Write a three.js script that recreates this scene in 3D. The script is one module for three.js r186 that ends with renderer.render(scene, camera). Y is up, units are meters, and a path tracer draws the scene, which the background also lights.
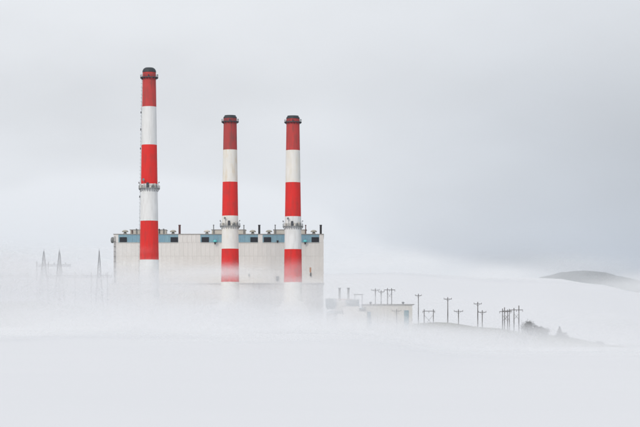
import * as THREE from 'three';
import { mergeGeometries } from 'three/addons/utils/BufferGeometryUtils.js';

// ---------------------------------------------------------------- camera, sky, sun, exposure
const scene = new THREE.Scene();
const camera = new THREE.PerspectiveCamera(12.32, 1024 / 683, 1, 20000);
camera.position.set(0, 8, 0);
camera.lookAt(0, 8, -100);
camera.setViewOffset(1024, 683, 0, -189.5, 1024, 683);           // lens shifted up: level camera, verticals stay upright

const renderer = new THREE.WebGLRenderer({ antialias: true });
renderer.toneMapping = THREE.LinearToneMapping;
renderer.toneMappingExposure = 1.03;
renderer.shadowMap.enabled = true;

// seeded random numbers and noise
function rng(seed) { let a = seed >>> 0; return () => { a = (a + 0x6D2B79F5) | 0; let t = Math.imul(a ^ (a >>> 15), 1 | a); t = (t + Math.imul(t ^ (t >>> 7), 61 | t)) ^ t; return ((t ^ (t >>> 14)) >>> 0) / 4294967296; }; }
const smooth = (a, b, x) => { const t = Math.min(1, Math.max(0, (x - a) / (b - a))); return t * t * (3 - 2 * t); };
const hash2 = (x, y, s) => { let h = Math.imul(x, 374761393) ^ Math.imul(y, 668265263) ^ Math.imul(s, 2147483647 - 77777); h = Math.imul(h ^ (h >>> 13), 1274126177); return ((h ^ (h >>> 16)) >>> 0) / 4294967296; };
function vnoise(x, y, s = 1, px = 0, py = 0) {                      // value noise, tileable when px / py are given
  const xi = Math.floor(x), yi = Math.floor(y), fx = x - xi, fy = y - yi;
  const w = (v, p) => p ? ((v % p) + p) % p : v;
  const u = fx * fx * (3 - 2 * fx), v = fy * fy * (3 - 2 * fy);
  const a = hash2(w(xi, px), w(yi, py), s), b = hash2(w(xi + 1, px), w(yi, py), s), c = hash2(w(xi, px), w(yi + 1, py), s), d = hash2(w(xi + 1, px), w(yi + 1, py), s);
  return a + (b - a) * u + (c - a) * v + (a - b - c + d) * u * v;
}
function fbm(x, y, s = 1, n = 4) { let t = 0, a = 0.5, m = 0; for (let k = 0; k < n; k++) { t += a * vnoise(x, y, s + k); m += a; a *= 0.5; x *= 2; y *= 2; } return t / m; }
const gauss = (r) => { let u = 0; for (let k = 0; k < 6; k++) u += r(); return (u - 3) * Math.SQRT2; };
const lerpTable = (tab, x) => { if (x <= tab[0][0]) return tab[0][1]; for (let k = 1; k < tab.length; k++) if (x < tab[k][0]) { const [a, b] = tab[k - 1], [c, d] = tab[k]; const t = (x - a) / (c - a); return b + (d - b) * t * t * (3 - 2 * t); } return tab[tab.length - 1][1]; };

// overcast sky: brighter overhead, a bank of blue grey stratus low to the right of the plant
{
  const STRATUS = [[-180, 2.4], [-40, 2.6], [-14, 3.6], [-9.2, 4.15], [-7.5, 4.55], [-5.5, 4.65], [-2, 4.35], [0, 3.75], [0.9, 3.1], [2.3, 2.5], [3.8, 2.05], [6, 1.7], [9, 1.3], [40, 1.2], [180, 2.4]];
  const W = 2048, H = 1024, data = new Float32Array(W * H * 4);
  for (let j = 0; j < H; j++) {
    const el = ((j + 0.5) / H - 0.5) * 180;
    for (let i = 0; i < W; i++) {
      let az = ((i + 0.5) / W) * 360 - 90; if (az > 180) az -= 360;   // 0 looks along -z, positive to the right
      const up = Math.max(0, Math.sin(el * Math.PI / 180));
      const n = fbm(az * 0.22 + 40, el * 0.5 + 9, 11, 4), n2 = fbm(az * 0.07 + 3, el * 0.22 + 50, 23, 4);
      const right = smooth(-3, 10, az) * (1 - smooth(60, 150, Math.abs(az)));
      const low = 1 - smooth(1.0, 11, el + (n - 0.5) * 3.0);
      let dark = right * (0.08 + 0.20 * low) + (n2 - 0.5) * 0.17 + (n - 0.5) * 0.15;
      const edge = lerpTable(STRATUS, az) + (n - 0.5) * 0.35 + (n2 - 0.5) * 0.2;    // soft top of the stratus lying behind the plant
      const bank = 1 - smooth(edge - 0.45, edge + 0.2, el);
      dark += 0.085 * Math.exp(-(((el - 6.2 + (n2 - 0.5) * 3) / 1.9) ** 2));             // a greyer deck of cloud above it
      dark = dark * (1 - bank) - (0.075 - 0.09 * right) * bank;
      const L = 0.83 * (1 + 0.12 * up) * (1 - Math.max(-0.05, dark));
      const blue = 0.8 + 0.8 * right * (0.3 + low) * (1 - bank);
      const k = (j * W + i) * 4;
      data[k] = L * (1 - 0.042 * blue); data[k + 1] = L * (1 - 0.006 * blue); data[k + 2] = L * (1 + 0.042 * blue); data[k + 3] = 1;
    }
  }
  const t = new THREE.DataTexture(data, W, H, THREE.RGBAFormat, THREE.FloatType);
  t.mapping = THREE.EquirectangularReflectionMapping; t.magFilter = THREE.LinearFilter; t.minFilter = THREE.LinearFilter; t.needsUpdate = true;
  scene.background = t; scene.environment = t;
}
const sun = new THREE.DirectionalLight(0xfff4e6, 1.4);
sun.position.set(-520, 780, 0); sun.target.position.set(-20, 20, -900);
sun.castShadow = true; sun.shadow.radius = 40;
Object.assign(sun.shadow.camera, { left: -900, right: 900, top: 900, bottom: -900, near: 1, far: 4000 });
scene.add(sun, sun.target);
scene.fog = new THREE.FogExp2(0xc0d2ea, 0.00004);

// ---------------------------------------------------------------- helpers
const taken = {};
function numbered(n) { const k = taken[n] = (taken[n] ?? -1) + 1; return k ? `${n}_${String(k).padStart(3, '0')}` : n; }
function tag(o, label, category, group, kind) { if (label) o.userData.label = label; if (category) o.userData.category = category; if (group) o.userData.group = group; if (kind) o.userData.kind = kind; return o; }
function thing(name, label, category, [x, y, z], group) { const g = new THREE.Group(); g.name = numbered(name); g.position.set(x, y, z); scene.add(g); return tag(g, label, category, group); }
function part(name, geo, mat, parent, x = 0, y = 0, z = 0) { const m = new THREE.Mesh(geo, mat); m.name = name; m.position.set(x, y, z); m.castShadow = m.receiveShadow = true; parent.add(m); return m; }
const boxes = {};
function box(w, h, d) { const k = [w, h, d].map((v) => v.toFixed(3)).join(); return boxes[k] ??= new THREE.BoxGeometry(w, h, d); }
function moved(g, x, y, z, rx = 0, ry = 0, rz = 0) { const c = g.clone(); c.applyMatrix4(new THREE.Matrix4().compose(new THREE.Vector3(x, y, z), new THREE.Quaternion().setFromEuler(new THREE.Euler(rx, ry, rz)), new THREE.Vector3(1, 1, 1))); return c; }
function strut(a, b, r, n = 6, r2 = r) { const A = new THREE.Vector3(...a), B = new THREE.Vector3(...b), d = B.clone().sub(A), L = d.length(); const g = new THREE.CylinderGeometry(r2, r, L, n); g.translate(0, L / 2, 0); g.applyQuaternion(new THREE.Quaternion().setFromUnitVectors(new THREE.Vector3(0, 1, 0), d.normalize())); g.translate(...a); return g; }
const merge = (l) => mergeGeometries(l.map((g) => g.index ? g.toNonIndexed() : g));

// colour texture: base paint, vertical streaks of a stain colour, blotches; tileable
function paintTexture(base, stain, amount, seed, cellsX = 24, cellsY = 3) {
  const W = 256, H = 256, data = new Uint8Array(W * H * 4), srgb = (v) => Math.round(255 * Math.min(1, Math.max(0, v <= 0.0031308 ? v * 12.92 : 1.055 * v ** (1 / 2.4) - 0.055)));
  for (let j = 0; j < H; j++) for (let i = 0; i < W; i++) {
    const x = i / W, y = j / H;
    const s = 0.6 * vnoise(x * cellsX, y * cellsY, seed, cellsX, cellsY) + 0.4 * vnoise(x * cellsX * 3, y * cellsY * 2, seed + 1, cellsX * 3, cellsY * 2);
    const b = 0.6 * vnoise(x * 6, y * 6, seed + 2, 6, 6) + 0.4 * vnoise(x * 20, y * 20, seed + 3, 20, 20);
    const f = vnoise(x * 80, y * 60, seed + 5, 80, 60);
    const m = Math.min(1, amount * smooth(0.35, 0.85, s * 0.6 + b * 0.4) + amount * 0.5 * Math.max(0, f - 0.75));
    const g = 0.94 + 0.12 * b, k = (j * W + i) * 4;
    for (let c = 0; c < 3; c++) data[k + c] = srgb((base[c] * (1 - m) + stain[c] * m) * g);
    data[k + 3] = 255;
  }
  const t = new THREE.DataTexture(data, W, H); t.colorSpace = THREE.SRGBColorSpace; t.wrapS = t.wrapT = THREE.RepeatWrapping; t.magFilter = THREE.LinearFilter; t.needsUpdate = true; return t;
}
function paint(base, stain, amount, seed, rough = 0.8, cx, cy) { return new THREE.MeshStandardMaterial({ map: paintTexture(base, stain, amount, seed, cx, cy), roughness: rough }); }
const plain = (r, g, b, rough = 0.8, metal = 0) => new THREE.MeshStandardMaterial({ color: new THREE.Color().setRGB(r, g, b), roughness: rough, metalness: metal });
const M = {
  red: paint([0.70, 0.014, 0.008], [0.36, 0.03, 0.022], 0.6, 101, 0.8),
  redSoot: paint([0.42, 0.045, 0.042], [0.16, 0.06, 0.05], 0.75, 131, 0.8),
  redTop: paint([0.52, 0.045, 0.04], [0.20, 0.05, 0.04], 0.6, 151, 0.8),
  white: paint([0.75, 0.76, 0.76], [0.52, 0.52, 0.51], 0.5, 171, 0.7),
  whiteStained: paint([0.76, 0.75, 0.71], [0.60, 0.49, 0.33], 0.60, 191, 0.75),
  whiteCream: paint([0.77, 0.76, 0.73], [0.62, 0.57, 0.46], 0.45, 211, 0.75),
  cap: plain(0.022, 0.028, 0.033, 0.6),
  steel: plain(0.20, 0.21, 0.21, 0.6, 0.3),
  darkSteel: plain(0.055, 0.06, 0.07, 0.6, 0.2),
  galvanised: plain(0.30, 0.31, 0.31, 0.55, 0.4),
  wall: [0, 1, 2].map((k) => paint([0.66 + 0.015 * k, 0.65 + 0.015 * k, 0.632 + 0.015 * k], [0.50, 0.48, 0.45], 0.22 + 0.06 * k, 231 + 9 * k, 0.75, 10, 2)),
  annex: [0, 1].map((k) => paint([0.68 + 0.02 * k, 0.68 + 0.02 * k, 0.67 + 0.02 * k], [0.55, 0.54, 0.52], 0.3, 281 + 9 * k, 0.75, 10, 2)),
  core: plain(0.58, 0.57, 0.55),
  blue: [0, 1].map((k) => paint([0.190 + 0.015 * k, 0.345 + 0.015 * k, 0.44], [0.13, 0.22, 0.27], 0.4, 311 + 9 * k, 0.6, 8, 3)),
  louvre: plain(0.010, 0.013, 0.022, 0.5),
  roof: plain(0.30, 0.29, 0.27),
  cream: paint([0.60, 0.58, 0.53], [0.45, 0.40, 0.34], 0.4, 351),
  vent: plain(0.36, 0.35, 0.30, 0.6),
  pipe: plain(0.018, 0.016, 0.018, 0.6),
  rustPipe: plain(0.11, 0.05, 0.045, 0.8),
  teal: plain(0.10, 0.50, 0.52, 0.35),
  rust: plain(0.42, 0.20, 0.09, 0.9),
  wood: paint([0.075, 0.066, 0.058], [0.12, 0.11, 0.10], 0.5, 371, 0.9, 8, 4),
  porcelain: plain(0.10, 0.07, 0.06, 0.3),
  slate: paint([0.20, 0.28, 0.33], [0.26, 0.29, 0.30], 0.4, 391),
  pinkPipe: plain(0.42, 0.24, 0.19, 0.8),
  shed: [0, 1].map((k) => paint([0.64, 0.62 + 0.01 * k, 0.59], [0.50, 0.47, 0.43], 0.35, 411 + 9 * k, 0.75, 10, 2)),
  shedRoof: plain(0.19, 0.18, 0.18),
  door: plain(0.12, 0.25, 0.30, 0.5),
  plinth: plain(0.18, 0.27, 0.34, 0.7),
  concrete: paint([0.40, 0.40, 0.38], [0.28, 0.27, 0.25], 0.5, 431),
  bark: plain(0.06, 0.05, 0.04, 0.95),
};

// ---------------------------------------------------------------- setting: water, land, far hill
{
  const N = 256, d = new Uint8Array(N * N * 4);
  for (let j = 0; j < N; j++) for (let i = 0; i < N; i++) {
    const x = i / N, y = j / N;
    const v = 0.5 * vnoise(x * 12, y * 26, 501, 12, 26) + 0.3 * vnoise(x * 30, y * 60, 502, 30, 60) + 0.2 * vnoise(x * 70, y * 120, 503, 70, 120);
    const k = (j * N + i) * 4; d[k] = d[k + 1] = d[k + 2] = Math.round(255 * v); d[k + 3] = 255;
  }
  const t = new THREE.DataTexture(d, N, N); t.wrapS = t.wrapT = THREE.RepeatWrapping; t.magFilter = THREE.LinearFilter; t.repeat.set(300, 300); t.needsUpdate = true;
  const g = new THREE.PlaneGeometry(14000, 14000); g.rotateX(-Math.PI / 2);
  const m = new THREE.MeshPhysicalMaterial({ color: new THREE.Color().setRGB(0.035, 0.05, 0.06), roughness: 0.13, ior: 1.333, bumpMap: t, bumpScale: 0.02 });
  const w = part('water', g, m, scene, 0, 0, -5000); tag(w, 'calm pale grey sea water in front of the plant', null, null, 'structure');
}
const RIDGE = [[-260, 4], [-60, 4], [10, 4.5], [38, 10], [55, 12.8], [80, 10], [110, 6.5], [142, 1.4], [160, -4], [4000, -9]];
function land(x, z) {
  const d = -z, shore = 788 + 62 * smooth(0, 60, x) + 10 * (fbm(x * 0.02 + 9, 3.3, 61, 3) - 0.5);
  const r = smooth(shore - 8, shore + 85, d), plat = smooth(shore - 6, shore + 10, d);
  const top = lerpTable(RIDGE, x) + 1.2 * (fbm(x * 0.06 + 20, z * 0.06, 71, 4) - 0.5);
  let h = x < 10 ? -3 + plat * (3 + top) : THREE.MathUtils.lerp(-3 + plat * (3 + top), -3 + r * (3 + top), smooth(10, 45, x));
  h += 20 * smooth(-100, -150, x) * smooth(985, 1050, d);                        // terrace of the switchyard, left behind the hall
  h += 40 * smooth(1600, 2400, d) * (1 - smooth(150, 500, x));
  return Math.max(-6, h);
}
{
  const X0 = -900, X1 = 420, Z0 = -2600, Z1 = -770, nx = 264, nz = 366, p = [], uv = [], idx = [];
  for (let j = 0; j <= nz; j++) for (let i = 0; i <= nx; i++) { const x = X0 + (X1 - X0) * i / nx, z = Z1 + (Z0 - Z1) * j / nz; p.push(x, land(x, z), z); uv.push(x / 14, z / 14); }
  for (let j = 0; j < nz; j++) for (let i = 0; i < nx; i++) { const a = j * (nx + 1) + i, b = a + 1, c = a + nx + 1, e = c + 1; idx.push(a, b, e, a, e, c); }
  const g = new THREE.BufferGeometry(); g.setAttribute('position', new THREE.Float32BufferAttribute(p, 3)); g.setAttribute('uv', new THREE.Float32BufferAttribute(uv, 2)); g.setIndex(idx); g.computeVertexNormals();
  tag(part('land', g, paint([0.16, 0.165, 0.11], [0.09, 0.08, 0.065], 0.8, 521, 0.95, 14, 14), scene), 'grassy shore sloping down to the sea beside the plant', null, null, 'structure');
}
{
  const prof = [[400, 60], [480, 118], [520, 136], [555, 145], [590, 147], [640, 143], [690, 133], [740, 121], [900, 105], [1500, 140], [2600, 20], [2900, 0]];
  const nx = 180, nz = 40, p = [], uv = [], idx = [];
  for (let j = 0; j <= nz; j++) for (let i = 0; i <= nx; i++) {
    const x = 400 + 2500 * i / nx, v = j / nz, z = -6000 - 1300 * v;
    const h = lerpTable(prof, x) * Math.sin(Math.PI * v) ** 0.8 + 14 * (fbm(x * 0.012, z * 0.012, 81, 5) - 0.5) * Math.sin(Math.PI * v);
    p.push(x * 1.46, (h - 8) * 1.46 + 8, z); uv.push(x / 60, z / 60);
  }
  for (let j = 0; j < nz; j++) for (let i = 0; i < nx; i++) { const a = j * (nx + 1) + i, b = a + 1, c = a + nx + 1, e = c + 1; idx.push(a, b, e, a, e, c); }
  const g = new THREE.BufferGeometry(); g.setAttribute('position', new THREE.Float32BufferAttribute(p, 3)); g.setAttribute('uv', new THREE.Float32BufferAttribute(uv, 2)); g.setIndex(idx); g.computeVertexNormals();
  tag(part('hill', g, paint([0.05, 0.062, 0.048], [0.035, 0.042, 0.034], 0.8, 541, 1, 14, 14), scene), 'dark wooded hill rising beyond the fog bank', null, null, 'structure');
}

// ---------------------------------------------------------------- the three striped chimneys
function chimney(label, [x, y0, z], edges, r0, rTop, whites, opts) {
  const t = thing('striped_chimney', label, 'chimney', [x, y0, z], 'striped chimneys of the plant');
  const H = edges[0], rad = (y) => r0 + (rTop - r0) * (y / H);
  const list = [...edges, 0];
  for (let k = 0; k + 1 < list.length; k++) {
    const hi = list[k], lo = list[k + 1], isRed = k % 2 === 0;
    const g = new THREE.CylinderGeometry(rad(hi), rad(lo), hi - lo, 56, 1, true);
    const m = isRed ? (k === 0 ? opts.top : M.red) : whites[(k - 1) / 2 % whites.length];
    part(isRed ? 'red_band' : 'white_band', g, m, t, 0, (hi + lo) / 2, 0).rotation.y = k * 1.3 + x;
  }
  // dark rounded cap with an open flue
  const rt = rad(H), ch = opts.capHeight;
  part('cap', new THREE.LatheGeometry([[rt + 0.1, -0.25], [rt + 0.12, 0], [rt + 0.02, ch * 0.35], [rt * 0.86, ch * 0.75], [rt * opts.capTop, ch], [rt * opts.capTop - 0.3, ch], [rt * opts.capTop - 0.4, -1.2]].map((q) => new THREE.Vector2(...q)), 48), M.cap, t, 0, H, 0);
  // gallery: grating ring, toe plate, brackets, rails with posts
  const gallery = (y, out, dark, rails, equip) => {
    const r = rad(y), ro = r + out, mat = dark ? M.darkSteel : M.galvanised;
    const deck = part('gallery', new THREE.LatheGeometry([[r - 0.02, -0.12], [ro, -0.12], [ro + 0.03, -0.2], [ro + 0.03, 0.15], [ro - 0.05, 0.15], [ro - 0.05, 0], [r - 0.02, 0]].map((q) => new THREE.Vector2(...q)), 48), mat, t, 0, y, 0);
    const br = merge([strut([r - 0.1, -0.25, 0], [ro - 0.05, -0.25, 0], 0.09), strut([r - 0.05, dark ? -0.9 : -1.5, 0], [ro - 0.1, -0.25, 0], 0.09)]);
    const n = dark ? 14 : 22;
    for (let k = 0; k < n; k++) part('bracket', br, mat, deck).rotation.y = k / n * Math.PI * 2;
    const post = strut([ro - 0.03, 0, 0], [ro - 0.03, 1.15, 0], 0.045);
    for (let k = 0; k < n; k++) part('rail_post', post, mat, deck).rotation.y = (k + 0.5) / n * Math.PI * 2;
    for (const h of rails) { const rr = new THREE.TorusGeometry(ro - 0.03, 0.05, 6, 56); rr.rotateX(Math.PI / 2); part('rail', rr, mat, deck, 0, h, 0); }
    for (const [a, h, w, kind] of equip) {
      const ang = a * Math.PI / 180, ex = Math.cos(ang), ez = Math.sin(ang), rr = r + out * 0.55;
      if (kind === 'lamp') {
        const l = part('warning_lamp', merge([moved(new THREE.CylinderGeometry(w * 0.35, w * 0.42, h * 0.7, 12), 0, h * 0.35, 0), moved(new THREE.SphereGeometry(w * 0.4, 12, 8), 0, h * 0.75, 0), moved(new THREE.BoxGeometry(w * 1.1, h * 0.18, w), 0, h * 0.09, 0)]), M.steel, deck, ex * rr, 0, ez * rr); l.rotation.y = -ang;
      } else if (kind === 'dish') {
        const d = part('antenna', merge([strut([0, 0, 0], [0, h, 0], 0.07), moved(new THREE.CylinderGeometry(w * 0.5, w * 0.35, 0.3, 16), 0, h, 0.3, Math.PI / 2, 0, 0)]), M.steel, deck, ex * rr, 0, ez * rr); d.rotation.y = -ang + Math.PI / 2;
      } else {
        const d = part('cabinet', merge([moved(new THREE.BoxGeometry(w, h * 0.85, w * 0.7), 0, h * 0.47, 0), moved(new THREE.BoxGeometry(w * 1.1, 0.08, w * 0.8), 0, h * 0.93, 0)]), kind === 'dark' ? M.darkSteel : M.cream, deck, ex * rr, 0, ez * rr); d.rotation.y = -ang;
      }
    }
  };
  gallery(opts.topGallery, 0.95, true, [0.6, 1.1], [[90, 0.9, 0.6, 'dark'], [200, 0.8, 0.5, 'lamp'], [340, 1.4, 0.4, 'dish']]);
  gallery(opts.midGallery, 0.95, false, [0.55, 1.12], [[62, 1.5, 0.9, 'lamp'], [95, 2.3, 1.2, 'dark'], [118, 3.4, 1.1, 'dish'], [140, 1.3, 0.9, 'cream'], [35, 1.9, 0.6, 'lamp'], [168, 2.3, 0.9, 'dish'], [15, 2.4, 0.6, 'dish'], [80, 1.2, 1.0, 'cream'], [50, 2.0, 0.5, 'cream'], [250, 2, 1, 'lamp']]);
  // caged ladder up the side
  const la = opts.ladderAngle * Math.PI / 180, rail = [], yA = 6, yB = H - 2;
  const at = (y, off, side) => { const r = rad(y) + off; return [Math.cos(la) * r - Math.sin(la) * side, y, Math.sin(la) * r + Math.cos(la) * side]; };
  for (const s of [-0.28, 0.28]) rail.push(strut(at(yA, 0.25, s), at(yB, 0.25, s), 0.05));
  for (let y = yA; y < yB; y += 0.6) rail.push(strut(at(y, 0.25, -0.28), at(y, 0.25, 0.28), 0.025, 4));
  for (let y = yA; y < yB; y += 3) rail.push(strut(at(y, -0.05, 0), at(y, 0.28, 0), 0.06, 4));
  const ladder = part('ladder', merge(rail), M.steel, t);
  const hoop = new THREE.TorusGeometry(0.32, 0.03, 5, 14, Math.PI * 1.5);
  const hoops = []; for (let y = yA + 2; y < yB; y += 1.5) { const q = at(y, 0.34, 0); hoops.push(moved(hoop.clone().rotateX(Math.PI / 2), q[0], q[1], q[2], 0, -la + Math.PI * 0.75, 0)); }
  part('cage', merge(hoops), M.steel, ladder);
  for (const y of opts.boxes) { const q = at(y, 0.38, 0.2); part('junction_box', box(0.4, 0.8, 0.4), M.darkSteel, ladder, ...q); }
  // small house at the foot with a hipped roof round the shaft
  const w = 14.5, hw = opts.houseTop;
  part('base_house', box(w, hw, w), M.annex[0], t, 0, hw / 2, 0);
  const hip = new THREE.CylinderGeometry((rad(hw + 4.3) + 0.2) * Math.SQRT2, (w + 0.8) / 2 * Math.SQRT2, 4.3, 4, 1, false); hip.rotateY(Math.PI / 4);
  part('hip_roof', hip, M.annex[1], t, 0, hw + 2.15, 0);
  return t;
}
chimney('tallest and nearest of the striped chimneys, with clean white bands', [-70.8, 4, -820], [111.8, 97.3, 81.5, 65.3, 50.0, 33.9, 15.0], 4.45, 2.72, [M.white], { top: M.redTop, capHeight: 1.7, capTop: 0.62, topGallery: 109.4, midGallery: 63.5, ladderAngle: 176, boxes: [80, 88, 95, 60], houseTop: 13 });
chimney('striped chimney with cream stained white bands, between the other two', [-40.9, 4, -900], [101.4, 86.8, 72.2, 56.8, 41.8, 26.75, 11.7], 4.55, 2.95, [M.whiteStained, M.whiteCream, M.whiteCream], { top: M.redSoot, capHeight: 1.1, capTop: 0.88, topGallery: 99.6, midGallery: 52.2, ladderAngle: 262, boxes: [], houseTop: 13.5 });
const third = chimney('striped chimney at the right end of the hall, chip in its middle red band', [-12.3, 4, -900], [101.2, 86.6, 72.0, 56.5, 41.6, 26.6, 11.6], 4.55, 2.95, [M.whiteCream, M.white, M.whiteCream], { top: M.redTop, capHeight: 1.1, capTop: 0.88, topGallery: 99.4, midGallery: 52.0, ladderAngle: 278, boxes: [], houseTop: 13.5 });
{ const chip = new THREE.CylinderGeometry(3.42, 3.43, 0.5, 8, 1, true, -0.95, 0.28); part('bare_patch', chip, M.cream, third, 0, 65.5, 0).rotation.y = 0.62; }

// ---------------------------------------------------------------- the powerhouse
{
  const hall = thing('power_station', 'long pale grey boiler hall with a blue band under its roof', 'building', [-48.5, 4, -945]);
  const X = (px) => (px - 320) * 0.4778 + 48.5, Y = (py) => 4 + (332 - py) * 0.4778;         // positions read off at the distance of the facade
  const xl = X(113.6), xr = X(323.6), yr = Y(234.4), W = xr - xl, depth = 46;
  part('wall', box(W - 0.2, yr - 0.1, depth), M.core, hall, (xl + xr) / 2, (yr - 0.1) / 2, -depth / 2 - 0.25);
  part('roof', box(W + 0.3, 0.35, depth + 0.6), M.roof, hall, (xl + xr) / 2, yr + 0.08, -depth / 2 - 0.1);
  const bayEnds = [[118.4, 178.2], [200.4, 258.0], [262.6, 319.2]].map((b) => b.map(X));
  const yb = Y(242.6), n = 48, pw = W / n, r = rng(7);
  // wall panels in three tiers below the band, and beside the bands above
  for (const [lo, hi] of [[27.2, 33.6], [33.64, 40.2], [40.24, yb]]) for (let k = 0; k < n; k++)
    part('panel', box(pw - 0.035, hi - lo, 0.22), M.wall[Math.floor(r() * 3)], hall, xl + (k + 0.5) * pw, (lo + hi) / 2, -0.11 + r() * 0.03);
  const upper = (x0, x1, mats, z) => { const c = Math.max(1, Math.round((x1 - x0) / 2.2)), w = (x1 - x0) / c; for (let k = 0; k < c; k++) part('panel', box(w - 0.05, yr - yb - 0.1, 0.22), mats[Math.floor(r() * mats.length)], hall, x0 + (k + 0.5) * w, (yr + yb) / 2, z + r() * 0.02); };
  upper(xl, bayEnds[0][0], M.wall, -0.1); upper(bayEnds[0][1], bayEnds[1][0], M.wall, -0.1); upper(bayEnds[1][1], bayEnds[2][0], M.wall, -0.1); upper(bayEnds[2][1], xr, M.wall, -0.1);
  bayEnds.forEach(([x0, x1], b) => {
    upper(x0, x1, M.blue, -0.16);
    for (const [wx, side] of [[x0 + 2.3, 0], [x1 - 1.9, 1]]) {
      const f = part('window', box(3.5, 2.35, 0.3), M.louvre, hall, wx, yb + 1.4, -0.02);
      for (let k = 0; k < 5; k++) { const l = part('slat', box(3.3, 0.06, 0.34), M.pipe, f, 0, -0.9 + k * 0.45, 0.1); l.rotation.x = 0.6; }
    }
    part('gutter', box(x1 - x0, 0.16, 0.3), M.cream, hall, (x0 + x1) / 2, yb - 0.02, 0.12);
    // penthouse, mushroom ventilators, pipes
    const p0 = x0 + 5.2, p1 = x1 - 6.2;
    const ph = part('penthouse', box(p1 - p0, 2.1, 8), M.cream, hall, (p0 + p1) / 2, yr + 1.3, -8);
    part('penthouse_roof', box(p1 - p0 + 0.5, 0.2, 8.5), M.roof, ph, 0, 1.13, 0);
    for (const vx of [x0 + 3.0, x1 - 2.6]) {
      const v = part('roof_ventilator', new THREE.LatheGeometry([[0, -0.2], [0.62, -0.2], [0.62, 0.95], [1.5, 1.0], [1.55, 1.25], [1.2, 1.75], [0.6, 2.0], [0, 2.05]].map((q) => new THREE.Vector2(...q)), 24), b === 1 && vx < (x0 + x1) / 2 ? M.cream : M.vent, hall, vx, yr + 0.2, -2.2);
      part('curb', box(1.8, 0.5, 1.8), M.steel, v, 0, 0.1, 0);
    }
    const sx = x1 + (b === 2 ? 0.75 : 0.55), c = new THREE.LatheGeometry([[0.52, 0], [0.52, 4.4], [0.62, 4.4], [0.62, 4.75], [0.45, 4.75], [0.45, 3]].map((q) => new THREE.Vector2(...q)), 16);
    part('vent_pipe', c, b === 0 ? M.rustPipe : M.pipe, hall, sx, yr - 0.1, -1.6);
    const thin = (px, h, m) => part('vent_pipe', new THREE.LatheGeometry([[0.24, 0], [0.22, h - 0.4], [0.34, h - 0.4], [0.34, h], [0.16, h]].map((q) => new THREE.Vector2(...q)), 12), m, hall, X(px), yr + 0.2, -3.4);
    if (b === 0) { thin(131.4, 1.9, M.rustPipe); thin(135.8, 2.7, M.steel); thin(158.6, 2.6, M.pipe); thin(163, 2.7, M.steel); }
    if (b === 1) { thin(213.2, 4.6, M.steel); thin(243.6, 4.5, M.steel); }
    if (b === 2) { thin(275, 4.6, M.steel); thin(305.6, 4.5, M.rustPipe); }
  });
  // lamps and fittings on the face
  for (const px of [215.2, 305.2]) {
    const f = part('floodlight', merge([moved(new THREE.SphereGeometry(0.95, 16, 10, 0, Math.PI * 2, 0, Math.PI * 0.55), 0, 0.1, 0.9), strut([0, 0.4, -0.2], [0, 0.4, 0.9], 0.14)]), M.teal, hall, X(px), Y(242.0), 0.25);
    part('fitting', new THREE.CylinderGeometry(0.38, 0.28, 0.9, 12), M.pipe, f, 0, -0.75, 0.9);
  }
  part('fitting', merge([box(0.9, 0.7, 0.5), moved(new THREE.CylinderGeometry(0.2, 0.3, 0.5, 10), 0, -0.5, 0.1)]), M.pipe, hall, X(277.6), Y(241.2), 0.3);
  part('fitting', merge([box(0.7, 1.3, 0.5), moved(new THREE.CylinderGeometry(0.25, 0.25, 0.5, 10), 0, 0.8, 0)]), M.pipe, hall, X(310.7), Y(275), 0.3);
  part('rust_stain', box(0.8, 2.4, 0.02), M.rust, hall, X(310.4), Y(270), 0.02);
  part('fitting', merge([box(1.1, 2.0, 0.7), moved(box(1.4, 0.2, 0.9), 0, 1.1, 0)]), M.steel, hall, X(277.4), Y(279), 0.4);
  part('fitting', box(0.6, 1.0, 0.5), M.steel, hall, X(249), Y(275), 0.3);
  // round exhaust hood and ladder at the left corner
  const hood = new THREE.LatheGeometry([[0, 0], [0.8, 0], [1.35, 0.35], [1.5, 1.0], [1.2, 1.55], [0.5, 1.75], [0, 1.8]].map((q) => new THREE.Vector2(...q)), 24); hood.rotateZ(Math.PI / 2);
  part('exhaust_hood', hood, M.steel, hall, xl + 0.2, Y(240), -1.6);
  const lad = []; for (const s of [-0.3, 0.3]) lad.push(strut([s, 0, 0], [s, yr - 1, 0], 0.06)); for (let y = 0.3; y < yr - 1; y += 0.6) lad.push(strut([-0.3, y, 0], [0.3, y, 0], 0.04, 4)); for (let y = 4; y < yr - 2; y += 2.4) lad.push(moved(new THREE.TorusGeometry(0.5, 0.06, 5, 12).rotateX(Math.PI / 2), 0, y, 0.4));
  part('ladder', merge(lad), M.darkSteel, hall, xl + 0.6, 0, 0.35);
  // lower annex along the front with its own panels and a ledge
  const aw = X(325.0) - 0.8 - xl, az = 20;
  const annex = part('annex', box(aw, 26.6, az - 0.3), M.core, hall, xl + aw / 2, 13.3, az / 2 + 0.05);
  part('ledge', box(aw + 0.6, 0.42, az + 0.4), M.annex[0], annex, 0, 13.5, 0.2);
  const ap = aw / 40; for (const [lo, hi] of [[-13.2, -4.6], [-4.55, 4.2], [4.25, 13.2]]) for (let k = 0; k < 40; k++) part('panel', box(ap - 0.05, hi - lo, 0.2), M.annex[Math.floor(r() * 2)], annex, -aw / 2 + (k + 0.5) * ap, (lo + hi) / 2, az / 2 + r() * 0.02);
}

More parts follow.
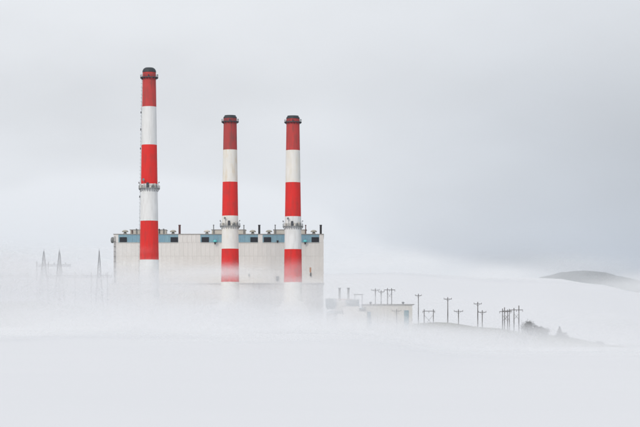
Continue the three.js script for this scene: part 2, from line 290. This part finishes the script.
// ---------------------------------------------------------------- gas turbine block and control building right of the hall
{
  const Z = -905, S = 0.4576, X = (px) => (px - 320) * S, Y = (py) => 8 + (332 - py) * S, y0 = 4.2;
  const intake = (label, px0, px1, pt, pb) => {
    const w = (px1 - px0) * S, h = (pb - pt) * S, t = thing('intake_housing', label, 'filter house', [X((px0 + px1) / 2), y0, Z], 'filter houses of the turbine block');
    const base = Y(pb) - y0;
    part('housing', box(w, h * 0.62, 5), M.slate, t, 0, base + h * 0.69, 0);
    const hop = new THREE.CylinderGeometry(w / 2 * Math.SQRT2, w * 0.36 * Math.SQRT2, h * 0.38, 4); hop.rotateY(Math.PI / 4); hop.scale(1, 1, 5 / w);
    part('hopper', hop, M.slate, t, 0, base + h * 0.19, 0);
    part('roof', box(w + 0.4, 0.2, 5.4), M.galvanised, t, 0, base + h + 0.1, 0);
    for (const sx of [-1, 1]) for (const sz of [-1, 1]) part('leg', box(0.35, base + 0.1, 0.35), M.steel, t, sx * (w / 2 - 0.5), base / 2, sz * 1.9);
    for (let k = 0; k < 4; k++) part('louvre', box(w - 0.8, 0.14, 0.2), M.galvanised, t, 0, base + h * 0.5 + k * h * 0.13, 2.55);
  };
  intake('squat blue grey filter house next to the corner of the boiler hall', 325.6, 336, 299, 309.5);
  intake('blue grey filter house between the thin exhaust stacks and the low white building', 346, 359, 300, 309);
  const exhaust = (label, px) => {
    const t = thing('exhaust_stack', label, 'exhaust stack', [X(px), y0, Z - 1], 'thin exhaust stacks of the turbine block');
    const top = Y(288) - y0;
    part('shaft', new THREE.CylinderGeometry(0.5, 0.55, top, 16), M.steel, t, 0, top / 2, 0);
    part('collar', new THREE.LatheGeometry([[0.45, -0.4], [0.62, -0.4], [0.62, 0.1], [0.42, 0.1]].map((q) => new THREE.Vector2(...q)), 16), M.darkSteel, t, 0, top, 0);
    part('flange', new THREE.CylinderGeometry(0.75, 0.75, 0.3, 16), M.steel, t, 0, top - 5, 0);
  };
  exhaust('thin grey exhaust stack beside the squat blue grey filter house', 339.6);
  exhaust('thin grey exhaust stack rising at the edge of the rear filter house', 348.4);
  const en = thing('turbine_house', 'low white turbine enclosure under the two thin exhaust stacks', 'building', [X(342), y0, Z - 1.5]);
  const eh = Y(301) - y0;
  for (let k = 0; k < 4; k++) part('panel', box(1.55, eh, 6), M.shed[k % 2], en, -2.4 + k * 1.6, eh / 2, 0);
  part('pipe', strut([-4.2, 0, 0], [4.8, 0, 0], 0.28, 12), M.pinkPipe, en, 0, eh + 0.6, 2.4);
  part('lower_roof', box(11.5, 0.25, 9), M.galvanised, en, 0, Y(311) - y0, 1.8);
  for (const sx of [-5.3, -1.8, 1.8, 5.3]) part('post', box(0.25, Y(311) - y0 - 0.12, 0.25), M.steel, en, sx, (Y(311) - y0 - 0.12) / 2, 5.8);

  const st = thing('pump_house', 'stepped white block in front of the rear filter house', 'building', [X(351), y0, Z + 6]);
  [[0, 306.5, 7.2], [5.4, 311.5, 3.6], [-4.9, 314, 2.6]].forEach(([dx, py, w], k) => { const h = Y(py) - y0; const b = part('block', box(w, h, 6), M.shed[k % 2], st, dx, h / 2, 0); part('coping', box(w + 0.2, 0.25, 6.2), M.galvanised, b, 0, h / 2 + 0.12, 0); part('vent_pipe', new THREE.CylinderGeometry(0.22, 0.22, 1.8, 10), M.steel, b, w * 0.25, h / 2 + 1.1, 0); });
  part('door', box(1.2, 2.3, 0.15), M.door, st, 1.4, 1.2, 3.05);
  [['upright grey tank at the corner of the boiler hall', 331, 313, 1.9], ['slim upright grey tank beside the stepped white block', 361, 309, 1.2]].forEach(([label, px, py, rr]) => {
    const t = thing('storage_tank', label, 'tank', [X(px), y0, Z + 7], 'upright tanks of the turbine block'), h = Y(py) - y0;
    part('shell', new THREE.CylinderGeometry(rr, rr, h, 24), M.galvanised, t, 0, h / 2, 0);
    part('dome', new THREE.SphereGeometry(rr * 1.02, 24, 8, 0, Math.PI * 2, 0, Math.PI / 2).scale(1, 0.35, 1), M.slate, t, 0, h, 0);
    part('pipe', strut([rr + 0.25, 0, 0.3], [rr + 0.25, h + 0.8, 0.3], 0.14, 8), M.steel, t);
  });
  const mast = thing('pipe_rack', 'flat topped grey frame standing behind the low white building', 'frame', [X(359), y0, Z - 14]);
  const mh = (Y(295) - y0) * 1.015;
  for (const sx of [-1.7, 1.7]) for (const sz of [-1, 1]) part('post', box(0.28, mh, 0.28), M.steel, mast, sx, mh / 2, sz);
  part('top_deck', box(4.4, 0.35, 2.8), M.steel, mast, 0, mh + 0.17, 0);
  for (let k = 1; k < 4; k++) part('beam', box(3.1, 0.2, 0.2), M.steel, mast, 0, mh * k / 4, 1);

  const b = thing('control_building', 'low white building with blue doors and a dark roof edge', 'building', [X(387.5), y0, Z + 4]);
  const bw = (412 - 363) * S, bh = Y(305) - y0;
  part('wall', box(bw - 0.2, bh - 0.05, 13.6), M.core, b, 0, bh / 2, -7.1);
  const n = 14; for (let k = 0; k < n; k++) part('panel', box(bw / n - 0.05, bh - 1.0, 0.2), M.shed[k % 3 % 2], b, -bw / 2 + (k + 0.5) * bw / n, bh / 2 + 0.5, -0.1);
  part('plinth', box(bw + 0.2, 1.0, 0.4), M.plinth, b, 0, 0.5, -0.02);
  part('roof', box(bw + 1.6, 0.3, 15.2), M.roof, b, 0.2, bh + 0.2, -7);
  for (const [px, w, top] of [[368.5, 1.9, 312], [406, 2.1, 310.5]]) { const dh = Y(top) - y0 - 0.9; const d = part('door', box(w, dh, 0.24), M.door, b, (px - 387.5) * S, 0.95 + dh / 2, 0.06); part('handle', box(0.12, 0.4, 0.14), M.steel, d, w * 0.36, -dh * 0.1, 0.18); }
  for (const px of [370.5, 403]) part('roof_ventilator', new THREE.LatheGeometry([[0, 0], [0.35, 0], [0.35, 0.4], [0.7, 0.45], [0.7, 0.65], [0.25, 1.05], [0, 1.1]].map((q) => new THREE.Vector2(...q)), 16), M.darkSteel, b, (px - 387.5) * S, bh + 0.4, -3);
}

// ---------------------------------------------------------------- power line poles
const POLES = 'timber power line poles';
function pole(label, px, topPx, d, arm = 6.5, groupName = POLES) {
  const S = d * 0.455 / 900, x = (px - 320) * S, z = -d, y0 = land(x, z) - 0.3, H = 8 + (332 - topPx) * S - y0;
  const t = thing('utility_pole', label, 'power pole', [x, y0, z], groupName);
  part('pole', new THREE.CylinderGeometry(0.17, 0.27, H, 10), M.wood, t, 0, H / 2, 0);
  const w = arm * S, a = part('crossarm', box(w, 0.24, 0.2), M.wood, t, 0, H - 0.9, 0.2);
  for (const s of [-0.94, 0, 0.94]) part('insulator', new THREE.LatheGeometry([[0, 0], [0.05, 0], [0.05, 0.15], [0.17, 0.18], [0.1, 0.28], [0.15, 0.3], [0.08, 0.42], [0, 0.45]].map((q) => new THREE.Vector2(...q)), 10), M.porcelain, a, s * w / 2, 0.12, 0);
  for (const s of [-1, 1]) part('brace', strut([0, H - 2.0, 0.24], [s * w * 0.28, H - 1.0, 0.24], 0.06), M.wood, t);
  return t;
}
function hframe(label, pxa, pxb, topPx, d, reach = 3.5, topB = topPx) {
  const S = d * 0.455 / 900, xa = (pxa - 320) * S, xb = (pxb - 320) * S, x = (xa + xb) / 2, z = -d, y0 = Math.min(land(xa, z), land(xb, z)) - 0.3, H = 8 + (332 - topPx) * S - y0, HB = 8 + (332 - topB) * S - y0;
  const t = thing('h_frame_pole', label, 'power pole', [x, y0, z], 'H-frame timber pylons'), h = (xb - xa) / 2;
  for (const [s, hh] of [[-1, H], [1, HB]]) part('pole', new THREE.CylinderGeometry(0.18, 0.28, hh, 10), M.wood, t, s * h, hh / 2, 0);
  const lo = Math.min(H, HB), w = 2 * h + reach * 2 * S, a = part('crossarm', box(w, 0.28, 0.24), M.wood, t, 0, lo - 0.9, 0.25);
  for (const s of [-0.95, 0, 0.95]) part('insulator', new THREE.LatheGeometry([[0, 0], [0.14, 0.05], [0.08, 0.2], [0.14, 0.3], [0.08, 0.45], [0.14, 0.55], [0, 0.75]].map((q) => new THREE.Vector2(...q)), 10), M.porcelain, a, s * w / 2, -0.85, 0);
  const y1 = lo - 2.6, y2 = lo - 2.6 - 2 * h * 1.15;
  part('brace', strut([-h, y1, 0.25], [h, y2, 0.25], 0.08), M.wood, t); part('brace', strut([-h, y2, -0.25], [h, y1, -0.25], 0.08), M.wood, t);
}
hframe('H-frame pylon above the low white building, right one of two there', 387.5, 391.7, 288.2, 1000);
pole('single power pole above the roof of the low white building, left of another pole', 375.4, 288.4, 1010, 8.5);
pole('single power pole above the low white building, next to its H-frame pylon', 381.2, 290.2, 1020, 6);
pole('power pole with short crossarm just right of the low white building', 418.4, 293.8, 985);
pole('faint power pole in front of the low white building', 396.6, 309, 870, 9);
hframe('H-frame pylon with crossed braces standing alone between single poles', 424.2, 433.4, 309.2, 885, 1.6);
pole('tall power pole directly right of the lone H-frame pylon, on the ridge', 447.8, 297.2, 960, 8);
pole('power pole with wide crossarm low in the fog, left of the closely spaced pair', 458.5, 309.4, 880, 9);
pole('left and higher of the two closely spaced power poles', 477.8, 302, 945, 8);
pole('right and lower of the two closely spaced power poles', 482.3, 310.2, 880, 8);
hframe('foremost H-frame pylon of the cluster near the shrubs', 502.6, 507.6, 308.6, 880, 3.2, 309.6);
hframe('middle H-frame pylon of the cluster near the shrubs, partly hidden', 504.6, 509.4, 307.4, 905, 2.6, 309);
hframe('rightmost H-frame pylon of the cluster, one pole standing taller', 514, 518.9, 308, 890, 4, 305.6);

// ---------------------------------------------------------------- switchyard on the terrace to the left
{
  const lattice = (label, px, topPx, d, basePx) => {
    const S = d * 0.455 / 900, x = (px - 320) * S, z = -d, yg = land(x, z) - 0.3, H = 8 + (332 - topPx) * S - yg, w = basePx * S / 2;
    const t = thing('lattice_mast', label, 'mast', [x, yg, z], 'lattice masts of the switchyard');
    const c = (s, u, y) => [s * w * (1 - 0.93 * y / H), y, u * w * (1 - 0.93 * y / H)];
    for (const [s, u] of [[-1, -1], [1, -1], [1, 1], [-1, 1]]) part('leg', strut(c(s, u, 0), c(s, u, H), 0.16, 6, 0.1), M.darkSteel, t);
    const br = []; for (let y = 0, k = 0; y < H - 1; k++) { const st = Math.max(0.9, (H - y) * 0.16), y2 = Math.min(H - 0.3, y + st); for (const [p, q] of [[[-1, 1], [1, 1]], [[1, 1], [1, -1]], [[1, -1], [-1, -1]], [[-1, -1], [-1, 1]]]) { br.push(strut(c(...p, y), c(...q, y2), 0.07, 4)); br.push(strut(c(...q, y), c(...p, y2), 0.07, 4)); } y = y2; }
    part('bracing', merge(br), M.darkSteel, t);
    part('tip', new THREE.CylinderGeometry(0.05, 0.14, 1.6, 8), M.darkSteel, t, 0, H + 0.7, 0);
  };
  lattice('dark lattice mast standing farthest left on the switchyard', 43.8, 251.5, 1100, 11);
  lattice('dark lattice mast second from the left on the switchyard', 59.4, 251.5, 1100, 11);
  lattice('faint lattice mast near the left end of the boiler hall', 99.2, 251, 1250, 8);
  const gantry = (label, px0, px1, py, d, step) => {
    const S = d * 0.455 / 900, x0 = (px0 - 320) * S, x1 = (px1 - 320) * S, z = -d, xm = (x0 + x1) / 2, yg = land(xm, z) - 0.5, H = 8 + (332 - py) * S - yg, t = thing('gantry', label, 'gantry', [xm, yg, z], 'steel gantries of the switchyard'), L = x1 - x0;
    for (const y of [0, 0.9]) part('beam', box(L, 0.22, 0.22), M.darkSteel, t, 0, H - y, 0);
    const di = []; for (let x = -L / 2; x < L / 2 - 0.5; x += 1.8) di.push(strut([x, H - 0.9, 0], [Math.min(L / 2, x + 0.9), H, 0], 0.06, 4), strut([Math.min(L / 2, x + 0.9), H, 0], [Math.min(L / 2, x + 1.8), H - 0.9, 0], 0.06, 4));
    part('bracing', merge(di), M.darkSteel, t);
    for (let x = -L / 2 + 0.4; x <= L / 2 + 0.01; x += step) { part('post', box(0.4, H + 1.6, 0.4), M.steel, t, x, (H + 1.6) / 2, 0); part('insulator', new THREE.CylinderGeometry(0.16, 0.22, 1.1, 8), M.porcelain, t, x + step / 2 > L / 2 ? x - 0.8 : x + step / 2, H + 0.65, 0); }
  };
  gantry('short steel gantry linking the two dark lattice masts', 36, 71, 264.6, 1095, 6.4);
  gantry('faint low gantry cut off by the left edge of the picture', -24, 30, 275.5, 1050, 9);
  gantry('long faint gantry left of the boiler hall, below the masts', 42, 112, 275.5, 1040, 8.5);
}

// ---------------------------------------------------------------- trees and shrubs on the point
function tree(name, label, px, topPx, d, widthPx, shape, seed) {
  const S = d * 0.455 / 900, x = (px - 320) * S, z = -d, y0 = land(x, z) - 0.2, H = 8 + (332 - topPx) * S - y0, W = widthPx * S / 2, r = rng(seed);
  const t = thing(name, label, shape === 'cone' ? 'tree' : 'shrub', [x, y0, z], shape === 'cone' ? undefined : 'shrubs on the point');
  const limbs = [strut([0, 0, 0], [0.1, H * 0.9, 0], 0.2, 7, 0.04)];
  for (let k = 0; k < 9; k++) { const a = r() * 6.28, y = H * (0.2 + 0.6 * r()), q = W * (shape === 'cone' ? 0.8 * (1 - y / H) : 0.7); limbs.push(strut([0, y * 0.8, 0], [Math.cos(a) * q, y + 0.3, Math.sin(a) * q], 0.07, 5, 0.02)); }
  part('trunk', merge(limbs), M.bark, t);
  const leaf = [], N = 2400, clumps = []; for (let k = 0; k < 9; k++) { const a = r() * 6.283, v = 0.15 + 0.75 * r(), q = W * Math.sqrt(1 - v * v * 0.8) * (0.2 + 0.75 * r()); clumps.push([Math.cos(a) * q, H * v, Math.sin(a) * q, 0.17 * H * (0.7 + 0.8 * r())]); } clumps.push([0, H * 0.9, 0, 0.10 * H], [-W * 0.4, H * 0.35, 0, 0.2 * H], [W * 0.4, H * 0.35, 0, 0.2 * H]);
  for (let k = 0; k < N; k++) {
    const a = r() * 6.283, v = r(); let y, q, cx, cz;
    if (shape === 'cone') { y = H * (0.08 + 0.92 * v); const tier = 0.75 + 0.25 * Math.cos(v * 34); q = W * (1.02 - v) * tier * Math.sqrt(r()) * (0.8 + 0.5 * vnoise(a * 1.3, v * 6, seed)); cx = Math.cos(a) * q; cz = Math.sin(a) * q; }
    else { const c = clumps[Math.floor(r() * clumps.length)]; y = Math.max(0.05, c[1] + gauss(r) * c[3] * 0.62); cx = c[0] + gauss(r) * c[3]; cz = c[2] + gauss(r) * c[3]; }
    const s = 0.14 + 0.26 * r();
    const n = new THREE.Vector3(r() - 0.5, r() - 0.5, r() - 0.5).normalize(), u = new THREE.Vector3(r() - 0.5, r() - 0.5, r() - 0.5).cross(n).normalize(), w = n.clone().cross(u);
    for (const [p, o] of [[-0.6, -0.5], [0.6, -0.5], [0, 0.9]]) leaf.push(cx + (u.x * p + w.x * o) * s, y + (u.y * p + w.y * o) * s, cz + (u.z * p + w.z * o) * s);
  }
  const g = new THREE.BufferGeometry(); g.setAttribute('position', new THREE.Float32BufferAttribute(leaf, 3)); g.computeVertexNormals();
  part('crown', g, shape === 'cone' ? M.needle : M.leaf, t);
}
M.leaf = plain(0.05, 0.06, 0.035, 0.9); M.needle = plain(0.035, 0.045, 0.032, 0.9); M.leaf.side = M.needle.side = THREE.DoubleSide;
tree('shrub', 'tallest shrub of the clump right of the H-frame pylons', 528.5, 321.8, 922, 13, 'bush', 21);
tree('shrub', 'rounded shrub in the middle of the clump on the point', 535.5, 325.4, 920, 17, 'bush', 22);
tree('shrub', 'low shrub at the right end of the clump, facing the conifer', 543, 328.2, 918, 13, 'bush', 23);
tree('pine_tree', 'small dark conifer standing apart right of the shrub clump', 559.6, 326.6, 918, 12, 'cone', 24);
tree('shrub', 'small shrub crouching at the foot of the dark conifer', 564.5, 333.2, 916, 10, 'bush', 25);
tree('shrub', 'low dark shrub far out on the sloping tip of land', 600, 341.6, 915, 14, 'bush', 26);
tree('shrub', 'tiny shrub on the slope below the H-frame pylons', 523, 338.2, 885, 7, 'bush', 27);

// ---------------------------------------------------------------- fog: dense banks, and the fine drifting droplets round them
function fogSurface(label, X0, X1, nx, Z0, Z1, nz, height) {
  const p = [], idx = [];
  for (let j = 0; j <= nz; j++) for (let i = 0; i <= nx; i++) { const z = Z0 + (Z1 - Z0) * j / nz, x = X0 + (X1 - X0) * i / nx; p.push(x, height(x, -z), z); }
  for (let j = 0; j < nz; j++) for (let i = 0; i < nx; i++) { const a = j * (nx + 1) + i, b = a + 1, c = a + nx + 1, e = c + 1; idx.push(a, b, e, a, e, c); }
  const g = new THREE.BufferGeometry(); g.setAttribute('position', new THREE.Float32BufferAttribute(p, 3)); g.setIndex(idx); g.computeVertexNormals();
  const m = part(numbered('dense_fog'), g, denseFog, scene); tag(m, label, 'fog', null, 'stuff');
}
const denseFog = new THREE.MeshStandardMaterial({ color: new THREE.Color().setRGB(0.665, 0.68, 0.712), roughness: 1 });
const fogMaterial = new THREE.MeshPhysicalMaterial({ color: new THREE.Color().setRGB(0.94, 0.944, 0.952), roughness: 1, specularIntensity: 0, transmission: 1, thickness: 0, ior: 1.01, transparent: true, opacity: 0.29, side: THREE.DoubleSide });
const T0 = 0.25;                                                      // optical depth through the middle of one puff
const puff = (() => {
  const N = 220000, A = T0 * 2 * Math.PI / (N * 0.5 * 0.29), e = Math.sqrt(A * 4 / Math.sqrt(3)), r = rng(99), p = new Float32Array(N * 9);
  const n = new THREE.Vector3(), u = new THREE.Vector3(), w = new THREE.Vector3();
  for (let k = 0; k < N; k++) {
    const c = [gauss(r), gauss(r), gauss(r)];
    n.set(gauss(r), gauss(r), gauss(r)).normalize(); u.set(gauss(r), gauss(r), gauss(r)).cross(n).normalize(); w.copy(n).cross(u);
    [[-0.5, -0.2887], [0.5, -0.2887], [0, 0.5774]].forEach(([a, b], q) => { p[k * 9 + q * 3] = c[0] + (u.x * a + w.x * b) * e; p[k * 9 + q * 3 + 1] = c[1] + (u.y * a + w.y * b) * e; p[k * 9 + q * 3 + 2] = c[2] + (u.z * a + w.z * b) * e; });
  }
  const g = new THREE.BufferGeometry(); g.setAttribute('position', new THREE.BufferAttribute(p, 3)); g.computeVertexNormals(); return g;
})();
function fog(name, label, list, seed) {
  const m = new THREE.InstancedMesh(puff, fogMaterial, list.length), r = rng(seed), M4 = new THREE.Matrix4(), R = new THREE.Matrix4(), Sx = new THREE.Matrix4();
  list.forEach(([x, y, z, sx, sy], k) => { R.makeRotationFromEuler(new THREE.Euler(r() * 6.28, r() * 6.28, r() * 6.28)); Sx.makeScale(sx, sy, sx); M4.makeTranslation(x, y, z).multiply(Sx).multiply(R); m.setMatrixAt(k, M4); });
  m.name = name; m.frustumCulled = false; m.castShadow = m.receiveShadow = true; scene.add(m); tag(m, label, 'fog', null, 'stuff');
}
// puffs filling a tall slice of air: tau(x, y) is the optical depth wanted at distance dm, spread over the depths d0..d1
function fill(X0, X1, Y0, Y1, d0, d1, dm, most, tau, size, seed, crisp = Infinity) {
  const r = rng(seed), list = []; let total = 0;
  for (let i = 0; i < 150; i++) for (let j = 0; j < 100; j++) total += tau(X0 + (X1 - X0) * (i + 0.5) / 150, Y0 + (Y1 - Y0) * (j + 0.5) / 100);
  total *= (X1 - X0) * (Y1 - Y0) / 15000;
  while (total > 0) {
    const x = X0 + (X1 - X0) * r(), y = Y0 + (Y1 - Y0) * r(), d = (y > crisp ? d0 + (d1 - d0) * 0.6 : d0) + (d1 - d0) * (y > crisp ? 0.4 : 1) * r();
    const dens = tau(x, y) * (0.5 + fbm(x * 22 / dm + d * 7 / dm, y * 80 / dm + d * 14 / dm, seed + 70, 3));
    if (dens < r() * most) continue;
    const [sx, sy] = size(dens, r), k = d / dm;
    list.push([x * k, 8 + (y - 8) * k, -d, sx, sy]); total -= 2 * Math.PI * sx * sy * T0;
  }
  return list;
}
// near bank: thickness by height, and how far it sinks towards the right
const NEAR = [[-4, 3.0], [5, 3.2], [12, 3.0], [19, 2.2], [25, 1.3], [28.5, 0.75], [30.5, 0.22], [34, 0.03], [38, 0]];
const SINK = [[-130, 12.5], [-100, 10], [-78, 5], [-64, 2.5], [-45, 2.5], [-33, 0.5], [-10, -1], [4, -3], [15, -8], [28, -13.5], [45, -16], [80, -17.5], [130, -18.5]];
{
  const list = fill(-230, 230, -1, 50, 650, 790, 740, 4, (x, y) => lerpTable(NEAR, y - lerpTable(SINK, x)), (dens, r) => { const deep = smooth(0.3, 2.5, dens); return [(5 + 8 * r()) * (0.8 + 0.6 * deep), (1.1 + 1.3 * r()) * (0.7 + 1.1 * deep)]; }, 5, 20);
  list.push(...fill(-230, 130, 2, 15, 520, 680, 600, 1.4, (x, y) => 0.9 * Math.exp(-(((y - 8 + 6 * smooth(0, 40, x)) / 3.2) ** 2)), (dens, r) => [8 + 7 * r(), 1.2 + 1.2 * r()], 8));
  const r = rng(77);                                                  // broad wisps trailing across the hall
  for (const [x0, y0, x1, y1, bow, n] of [[-68, 32.5, -2, 26.5, 1.4, 9], [-50, 24, 40, 17, 1, 8]])
    for (let k = 0; k < n; k++) { const t = (k + r()) / n, d = 745 + 40 * r(); list.push([(x0 + (x1 - x0) * t) * d / 740, 8 + (y0 + (y1 - y0) * t + bow * Math.sin(Math.PI * t) + gauss(r) * 0.9 - 8) * d / 740, -d, 8 + 6 * r(), 0.9 + 0.9 * r()]); }
  console.log('near bank', list.length);
  fog('fog_bank', 'thin upper veil of the sea fog in front of the plant', list, 6);
  fogSurface('dense white sea fog lying on the water in front of the plant', -420, 420, 140, -110, -925, 130, (x, d) => {
    const left = 1 - smooth(5, 60, x * 740 / d), far = smooth(270, 780, d);
    return 0.8 + far * (0.8 + 8.0 * left) + (1.9 + 0.6 * far) * (fbm(x * 0.012 + 5, d * 0.026, 35, 4) - 0.5) - 3 * smooth(740, 800, d);
  });
}
// far bank: a long mound of fog behind the plant that comes down to the right
const FAR = [[-620, 66], [-300, 70], [-100, 74], [27, 77], [73, 77], [118, 75], [164, 73], [209, 72], [255, 65.5], [291, 58.5], [400, 45], [900, 24]];
{
  const soft = [[-60, 0], [-34, 0.5], [-20, 1.0], [-11, 1.1], [-4, 0.75], [3, 0.25], [9, 0.05], [14, 0]];
  const list = fill(-420, 420, 0, 95, 1700, 1950, 1800, 1.7, (x, y) => { const q = y - lerpTable(FAR, x); return lerpTable(soft, q); }, (dens, r) => [14 + 16 * r(), 2.5 + 3 * r()], 15);
  console.log('far bank', list.length);
  { const r = rng(35); for (let k = 0; k < 15; k++) { const d = 2700 + 500 * r(), x = (250 + 300 * r()) * d / 2800; list.push([x, (62 + 46 * r()) * d / 2800, -d, 24 + 16 * r(), 7 + 5 * r()]); } }
  fog('fog_bank_001', 'soft upper edge of the broad fog bank behind the plant', list, 16);
  fogSurface('broad dense fog bank rolling down the slope behind the plant', -1100, 1100, 130, -1130, -2900, 90, (x, d) => {
    const top = 8 + (lerpTable(FAR, x * 1800 / Math.max(d, 1300)) - 15 - 8) * d / 1800;
    return -4 + (Math.min(top, 8 + (top - 8) * 1800 / d) + 4) * smooth(1130, 1800, d) ** 0.8 * (1 - smooth(2000, 2900, d)) + 6 * (fbm(x * 0.006, d * 0.006, 37, 3) - 0.5) * smooth(1130, 1400, d);
  });
}
renderer.render(scene, camera);
